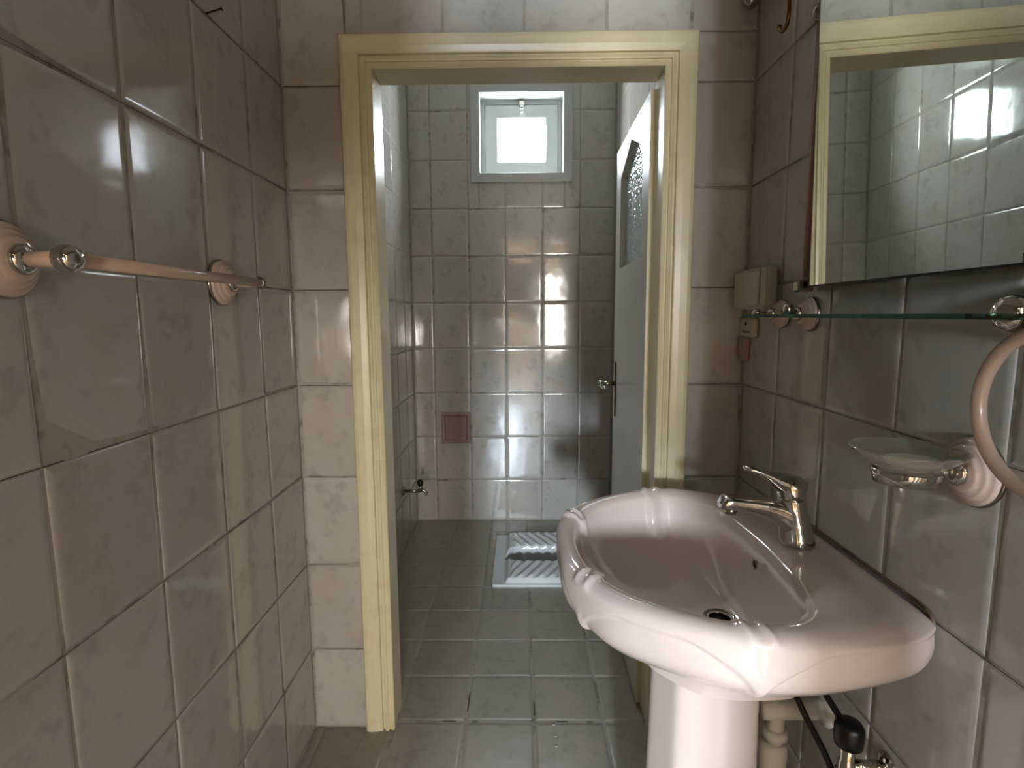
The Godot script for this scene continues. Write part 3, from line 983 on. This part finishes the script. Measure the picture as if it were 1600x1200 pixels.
func make_plumbing() -> void:
	var t := thing("waste_pipe", "white plastic waste pipe with a trap running behind the pedestal", "pipe", Vector3(0, 0, 0))
	part("outlet_pipe", tube([Vector3(0.462, 0.432, -0.975), Vector3(0.583, 0.432, -0.975)], [0.020], 20), M.pvc, t)
	part("wall_rose", lathe([[0.034, 0.0], [0.032, 0.006], [0.022, 0.010]], 24), M.pvc, t, along(Vector3.LEFT, Vector3(0.583, 0.432, -0.975)))
	part("trap", tube(curve([Vector3(0.500, 0.425, -0.99), Vector3(0.500, 0.36, -0.995), Vector3(0.500, 0.29, -1.0)], 5), [0.016], 18), M.pvc, t)
	part("trap_nut", lathe([[0.021, 0.0], [0.024, 0.003], [0.024, 0.018], [0.020, 0.022]], 18), M.pvc, t, Transform3D(Basis.IDENTITY, Vector3(0.500, 0.355, -0.995)))
	part("trap_cup", lathe([[0.018, 0.0], [0.026, 0.010], [0.028, 0.06], [0.024, 0.075]], 20), M.pvc, t, Transform3D(Basis.IDENTITY, Vector3(0.500, 0.270, -1.0)))
	var v := thing("angle_valve", "black-handled chrome stop valve on the wall under the washbasin", "valve", Vector3(XR, 0.487, -0.800))
	part("wall_flange", lathe([[0.022, 0.0], [0.022, 0.003], [0.012, 0.010]], 24), M.chrome, v, along(Vector3.LEFT, Vector3(0, -0.02, 0)))
	part("stub", tube([Vector3(-0.004, -0.02, 0), Vector3(-0.065, -0.02, 0)], [0.0095], 14), M.chrome, v)
	part("body", lathe([[0.011, -0.045], [0.0125, -0.040], [0.0125, -0.012], [0.0105, -0.008], [0.0105, 0.020]], 20), M.chrome, v, Transform3D(Basis.IDENTITY, Vector3(-0.065, 0, 0)))
	part("handle", lathe([[0.012, 0.014], [0.020, 0.018], [0.0215, 0.030], [0.0215, 0.048], [0.017, 0.056], [0.008, 0.058]], 24), M.rubber, v, Transform3D(Basis.IDENTITY, Vector3(-0.065, 0, 0)))
	part("ring_nut", lathe([[0.013, -0.034], [0.0165, -0.032], [0.0165, -0.028], [0.013, -0.026]], 20), M.chrome, v, Transform3D(Basis.IDENTITY, Vector3(-0.065, 0, 0)))
	var hoses := [
		[[Vector3(0.480, 0.610, -0.945), Vector3(0.475, 0.560, -0.935), Vector3(0.490, 0.500, -0.885), Vector3(0.508, 0.450, -0.835), Vector3(0.512, 0.415, -0.812), Vector3(0.512, 0.33, -0.806)], "black hose looping down from the washbasin into the stop valve's left side"],
		[[Vector3(0.500, 0.610, -0.900), Vector3(0.508, 0.560, -0.868), Vector3(0.525, 0.520, -0.828), Vector3(0.545, 0.470, -0.838), Vector3(0.558, 0.415, -0.838), Vector3(0.562, 0.33, -0.838)], "black hose dropping behind the stop valve's black handle"]]
	for h in hoses:
		var o := thing("supply_hose", h[1], "hose", Vector3.ZERO, "supply hoses under the washbasin")
		part("hose", tube(curve(h[0], 6), [0.0055], 12), M.rubber, o)
		part("ferrule", lathe([[0.0068, 0.0], [0.0072, 0.003], [0.0072, 0.020], [0.0060, 0.023]], 16), M.dull_chrome, o, Transform3D(Basis.IDENTITY, h[0][-1] - Vector3(0, 0.012, 0)))

# ---------------------------------------------------------------- bath accessories
# a stepped pink ceramic wall rose in a chrome rim, its axis along +Y
func rose(parent: Node, r: float, xf: Transform3D) -> void:
	part("base_ring", lathe([[r, 0.0], [r * 1.03, 0.002], [r * 1.03, 0.0045], [r * 0.97, 0.0065]], 44), M.dull_chrome, parent, xf)
	part("rosette", lathe([[r * 0.98, 0.005], [r * 0.97, 0.0095], [r * 0.90, 0.0125], [r * 0.80, 0.0128], [r * 0.79, 0.0160], [r * 0.73, 0.0185], [r * 0.62, 0.0188], [r * 0.61, 0.0220], [r * 0.55, 0.0242], [r * 0.36, 0.0248]], 44), M.pink, parent, xf)
	part("collar", lathe([[r * 0.36, 0.0235], [r * 0.41, 0.0255], [r * 0.41, 0.0290], [r * 0.34, 0.0335], [r * 0.24, 0.036]], 32), M.chrome, parent, xf)

func make_towel_bar() -> void:
	var t := thing("towel_bar", "pink towel bar with chrome ball joints across the left wall", "towel rail", Vector3(XL, 1.249, 0))
	var za := -0.628
	var zb := -1.088
	var so := 0.076
	for z in [za, zb]:
		rose(t, 0.0435, along(Vector3.RIGHT, Vector3(0, 0, z)))
		part("arm", tube([Vector3(0.035, 0, z), Vector3(so, 0, z)], [0.0095], 20), M.pink_plastic, t)
	part("bar", tube([Vector3(so, 0, za + 0.006), Vector3(so, 0, zb - 0.010)], [0.0085], 24), M.pink_plastic, t)
	part("joint_ball", ball(0.0165, 32), M.chrome, t, along(Vector3(0, 0, 1), Vector3(so + 0.002, 0, za)))
	part("end_cap", lathe([[0.0098, 0.0], [0.0118, 0.002], [0.0118, 0.010], [0.0100, 0.013]], 28), M.dull_chrome, t, along(Vector3(0, 0, -1), Vector3(so, 0, zb - 0.004)))

func make_mirror() -> void:
	var t := thing("mirror", "rectangular wall mirror held between copper pink posts", "mirror", Vector3(0.560, 1.235, -0.838))
	var w := 0.466
	var h := 0.640
	# the glass leans forward a little at the top
	var lean := Transform3D(Basis(Vector3.UP, -0.034) * Basis(Vector3(0, 0, 1), 0.021), Vector3(-0.010, 0.0, 0))
	var g := part("backing", boxmesh(Vector3(0.0, -0.002, -w / 2 - 0.012), Vector3(0.008, h + 0.002, w / 2)), M.dark_edge, t, lean)
	part("mirror_glass", boxmesh(Vector3(-0.004, 0.001, -w / 2 + 0.001), Vector3(-0.0003, h - 0.001, w / 2 - 0.001)), M.mirror, g)
	for s in [-1.0, 1.0]:
		var z: float = s * (w / 2 + 0.012) - (0.022 if s < 0 else 0.0)
		var post := part("post", tube([Vector3(0.006, -0.004, z), Vector3(0.006, 0.490, z)], [0.0085], 20), M.copper, t)
		part("finial", ball(0.017, 32), M.dull_chrome, post, Transform3D(Basis.IDENTITY, Vector3(0.004, 0.503, z)))
		part("foot_clip", boxmesh(Vector3(-0.016, -0.010, z - 0.011), Vector3(0.016, 0.012, z + 0.012), 0.003), M.dull_chrome, post)
		part("wall_stay", tube([Vector3(0.006, 0.10, z), Vector3(0.0235, 0.10, z)], [0.005], 12), M.dull_chrome, post)
		part("wall_stay", tube([Vector3(0.006, 0.42, z), Vector3(0.0235, 0.42, z)], [0.005], 12), M.dull_chrome, post)

func make_shelf() -> void:
	var t := thing("glass_shelf", "narrow green-edged glass shelf with a rounded end under the mirror", "shelf", Vector3(XR, 1.176, 0))
	# plate in plan: (out from the wall, along the wall)
	var z0 := -1.205
	var z1 := -0.480
	var r := 0.045
	var poly := PackedVector2Array()
	poly.append(Vector2(-0.012, z0))
	poly.append(Vector2(-0.012, z1))
	poly.append(Vector2(-0.122, z1))
	for k in 9:
		var a := PI + PI / 2 * k / 8.0
		poly.append(Vector2(-0.122 + r + r * cos(a), z0 + r + r * sin(a)))
	# slab() works in XY and pushes along Z: turn Z to up
	var st_poly := PackedVector2Array()
	for p in poly:
		st_poly.append(Vector2(p.x, -p.y))
	if Geometry2D.is_polygon_clockwise(st_poly):
		st_poly.reverse()
	part("plate", slab(st_poly, 0.0, 0.006), M.shelf_glass, t, Transform3D(Basis(Vector3(1, 0, 0), Vector3(0, 0, -1), Vector3(0, 1, 0)), Vector3.ZERO))
	rose(t, 0.036, along(Vector3.LEFT, Vector3(0, 0.010, -0.572)))
	part("arm", tube([Vector3(-0.035, 0.010, -0.576), Vector3(-0.058, 0.010, -0.590)], [0.009], 18), M.pink_plastic, t)
	part("joint_ball", ball(0.0205, 32), M.chrome, t, Transform3D(Basis.IDENTITY, Vector3(-0.058, 0.006, -0.596)))
	rose(t, 0.034, along(Vector3.LEFT, Vector3(0, 0.006, -1.114)))
	for z in [-1.114]:
		part("clamp", lathe([[0.011, 0.0], [0.013, 0.003], [0.013, 0.012], [0.010, 0.016]], 24), M.chrome, t, along(Vector3.LEFT, Vector3(-0.040, 0.014, z)))
	# a second wall rose beyond the shelf bracket carries a short peg
	var k := thing("tumbler_holder", "small pink wall rose with a chrome peg beside the shelf's rounded end", "holder", Vector3(XR, 1.182, -1.228))
	rose(k, 0.031, along(Vector3.LEFT, Vector3.ZERO))
	part("peg", tube([Vector3(-0.040, 0.0, 0), Vector3(-0.058, 0.0, 0)], [0.006], 16), M.chrome, k)
	part("peg_ball", ball(0.010, 20), M.chrome, k, Transform3D(Basis.IDENTITY, Vector3(-0.060, 0.002, 0)))

func make_towel_ring() -> void:
	var t := thing("towel_ring", "pink towel ring hanging below the chrome ball of the glass shelf", "towel ring", Vector3(XR, 1.186, -0.590))
	part("hanger", tube(curve([Vector3(-0.056, -0.028, 0.016), Vector3(-0.056, -0.024, 0.022), Vector3(-0.056, -0.020, 0.030)], 4), [0.004], 12), M.chrome, t)
	var st := begin()
	var rings := []
	var cc := Vector3(-0.056, -0.104, 0.045)
	var rr := 0.086
	for k in 73:
		var a := TAU * k / 72.0
		var rad := Vector3(0.0, cos(a), sin(a))
		var ring := []
		for i in 16:
			var b := TAU * i / 16
			ring.append(cc + rad * (rr + 0.0078 * cos(b)) + Vector3(0.0078 * sin(b), 0, 0))
		rings.append(ring)
	skin(st, rings, true)
	part("ring", done(st), M.pink_plastic, t)

func make_soap_dish() -> void:
	var t := thing("soap_dish", "clear glass soap dish in a chrome ring holder above the washbasin", "soap dish", Vector3(XR, 0.982, -0.690))
	rose(t, 0.045, along(Vector3.LEFT, Vector3.ZERO))
	var c := Vector3(-0.080, 0.0, -0.014)
	part("arm", tube([Vector3(-0.036, 0, 0), c * 0.60], [0.009], 18), M.chrome, t)
	part("holder_ring", lathe([[0.034, -0.018], [0.0370, -0.018], [0.0400, -0.002], [0.0390, 0.0], [0.0355, -0.002], [0.034, -0.018]], 48, false, false), M.chrome, t, Transform3D(Basis.IDENTITY, c))
	part("dish", lathe([[0.002, -0.004], [0.028, -0.004], [0.036, 0.0], [0.050, 0.012], [0.065, 0.024], [0.0665, 0.027], [0.064, 0.0275], [0.048, 0.0150], [0.034, 0.004], [0.026, 0.001], [0.002, 0.001]], 56), M.dish_glass, t, Transform3D(Basis.IDENTITY, c))
	var s := thing("soap_bar", "worn off-white oval soap lying in the glass soap dish", "soap", Vector3(XR, 0.982, -0.690) + c + Vector3(0.004, 0.0055, 0.004))
	part("soap", lathe([[0.026, 0.0], [0.031, 0.003], [0.032, 0.006], [0.029, 0.009], [0.018, 0.0105], [0.003, 0.011]], 40, true, true, Vector2(1.0, 1.0)), M.soap, s)

func make_sockets() -> void:
	var t := thing("wall_socket", "yellowed white plastic switch box in the corner above the glass shelf's end", "switch", Vector3(XR, 1.19, -1.335))
	part("box", boxmesh(Vector3(-0.040, 0.004, -0.075), Vector3(0.0, 0.098, 0.080), 0.008), M.old_plastic, t)
	part("cover", boxmesh(Vector3(-0.046, 0.010, -0.066), Vector3(-0.039, 0.092, 0.070), 0.003), M.old_plastic, t)
	var p := thing("pull_switch", "small white plate with a hanging plug tab below the switch box", "plate", Vector3(XR, 1.112, -1.392))
	part("plate", boxmesh(Vector3(-0.014, 0.012, -0.046), Vector3(0.0, 0.060, 0.040), 0.004), M.old_plastic, p)
	part("slot", boxmesh(Vector3(-0.0155, 0.024, -0.022), Vector3(-0.0135, 0.027, 0.020)), M.dark_edge, p)
	part("socket_hole", lathe([[0.005, 0.0], [0.005, 0.002]], 14), M.dark_edge, p, along(Vector3.LEFT, Vector3(-0.0135, 0.046, -0.004)))
	part("plug_tab", boxmesh(Vector3(-0.018, -0.048, -0.042), Vector3(0.0, 0.013, -0.004), 0.004), M.tab, p)

func make_wall_hook() -> void:
	var t := thing("wall_hook", "dark metal wall fixture with a ball and curled hooks above the mirror", "hook", Vector3(XR, 1.935, -1.300))
	rose(t, 0.040, along(Vector3.LEFT, Vector3(0, 0.03, 0)))
	part("ball_end", ball(0.019, 26), M.dull_chrome, t, Transform3D(Basis.IDENTITY, Vector3(-0.035, -0.020, -0.105)))
	part("ball_stem", tube([Vector3(-0.038, 0.03, 0), Vector3(-0.036, 0.01, -0.06), Vector3(-0.035, -0.015, -0.100)], [0.006], 12), M.brass, t)
	part("hook_arm", tube(curve([Vector3(-0.038, 0.03, 0.004), Vector3(-0.036, -0.02, 0.050), Vector3(-0.036, -0.075, 0.082), Vector3(-0.036, -0.130, 0.095), Vector3(-0.036, -0.165, 0.092), Vector3(-0.036, -0.172, 0.072), Vector3(-0.036, -0.160, 0.058)], 6), [0.0045], 12), M.brass, t)
	part("hook_tip", ball(0.0065, 18), M.brass, t, Transform3D(Basis.IDENTITY, Vector3(-0.036, -0.158, 0.056)))
	part("short_prong", tube([Vector3(-0.036, 0.0, 0.030), Vector3(-0.036, -0.055, 0.038)], [0.0045], 12), M.brass, t)

func make_nail() -> void:
	var t := thing("wall_nail", "rusty nail sticking out of the left wall near the ceiling", "nail", Vector3(XL, 1.756, -1.112))
	part("shank", tube([Vector3(-0.004, -0.004, 0), Vector3(0.026, 0.006, -0.004)], [0.0016], 10), M.rust, t)
	part("head", lathe([[0.0042, 0.0], [0.0042, 0.0015]], 14), M.rust, t, along(Vector3(0.026, 0.010, -0.004), Vector3(0.026, 0.006, -0.004)))

func make_added_cupboard() -> void:
	# added unseen behind the camera: it keeps the hall's light off the upper part of the room
	var t := thing("added_cupboard", "added unseen cream cupboard with a narrow side unit that blocks the hall light", "cupboard", Vector3(XL, 1.27, 0.60))
	part("carcass", boxmesh(Vector3(0.0, 0.0, 0.0), Vector3(0.62, 0.53, 0.28), 0.003), M.cream, t)
	part("side_blocker", boxmesh(Vector3(0.621, -0.19, 0.04), Vector3(0.760, 0.53, 0.28), 0.003), M.cream, t)  # added to keep hall light off the far wall's right side
	for k in 2:
		var d := part("door", boxmesh(Vector3(0.004 + 0.308 * k, 0.004, -0.018), Vector3(0.308 + 0.308 * k, 0.526, -0.001), 0.003), M.cream, t)
		part("knob", ball(0.011, 16), M.dull_chrome, d, Transform3D(Basis.IDENTITY, Vector3(0.27 + 0.08 * k, 0.10, -0.028)))

func _ready() -> void:
	rng.seed = 20240
	make_camera_and_light()
	make_materials()
	make_rooms()
	make_door_frame()
	make_door()
	make_window()
	make_basin()
	make_faucet()
	make_plumbing()
	make_squat_pan()
	make_soap_niche()
	make_wall_tap()
	make_towel_bar()
	make_mirror()
	make_shelf()
	make_towel_ring()
	make_soap_dish()
	make_sockets()
	make_wall_hook()
	make_nail()
	make_added_cupboard()
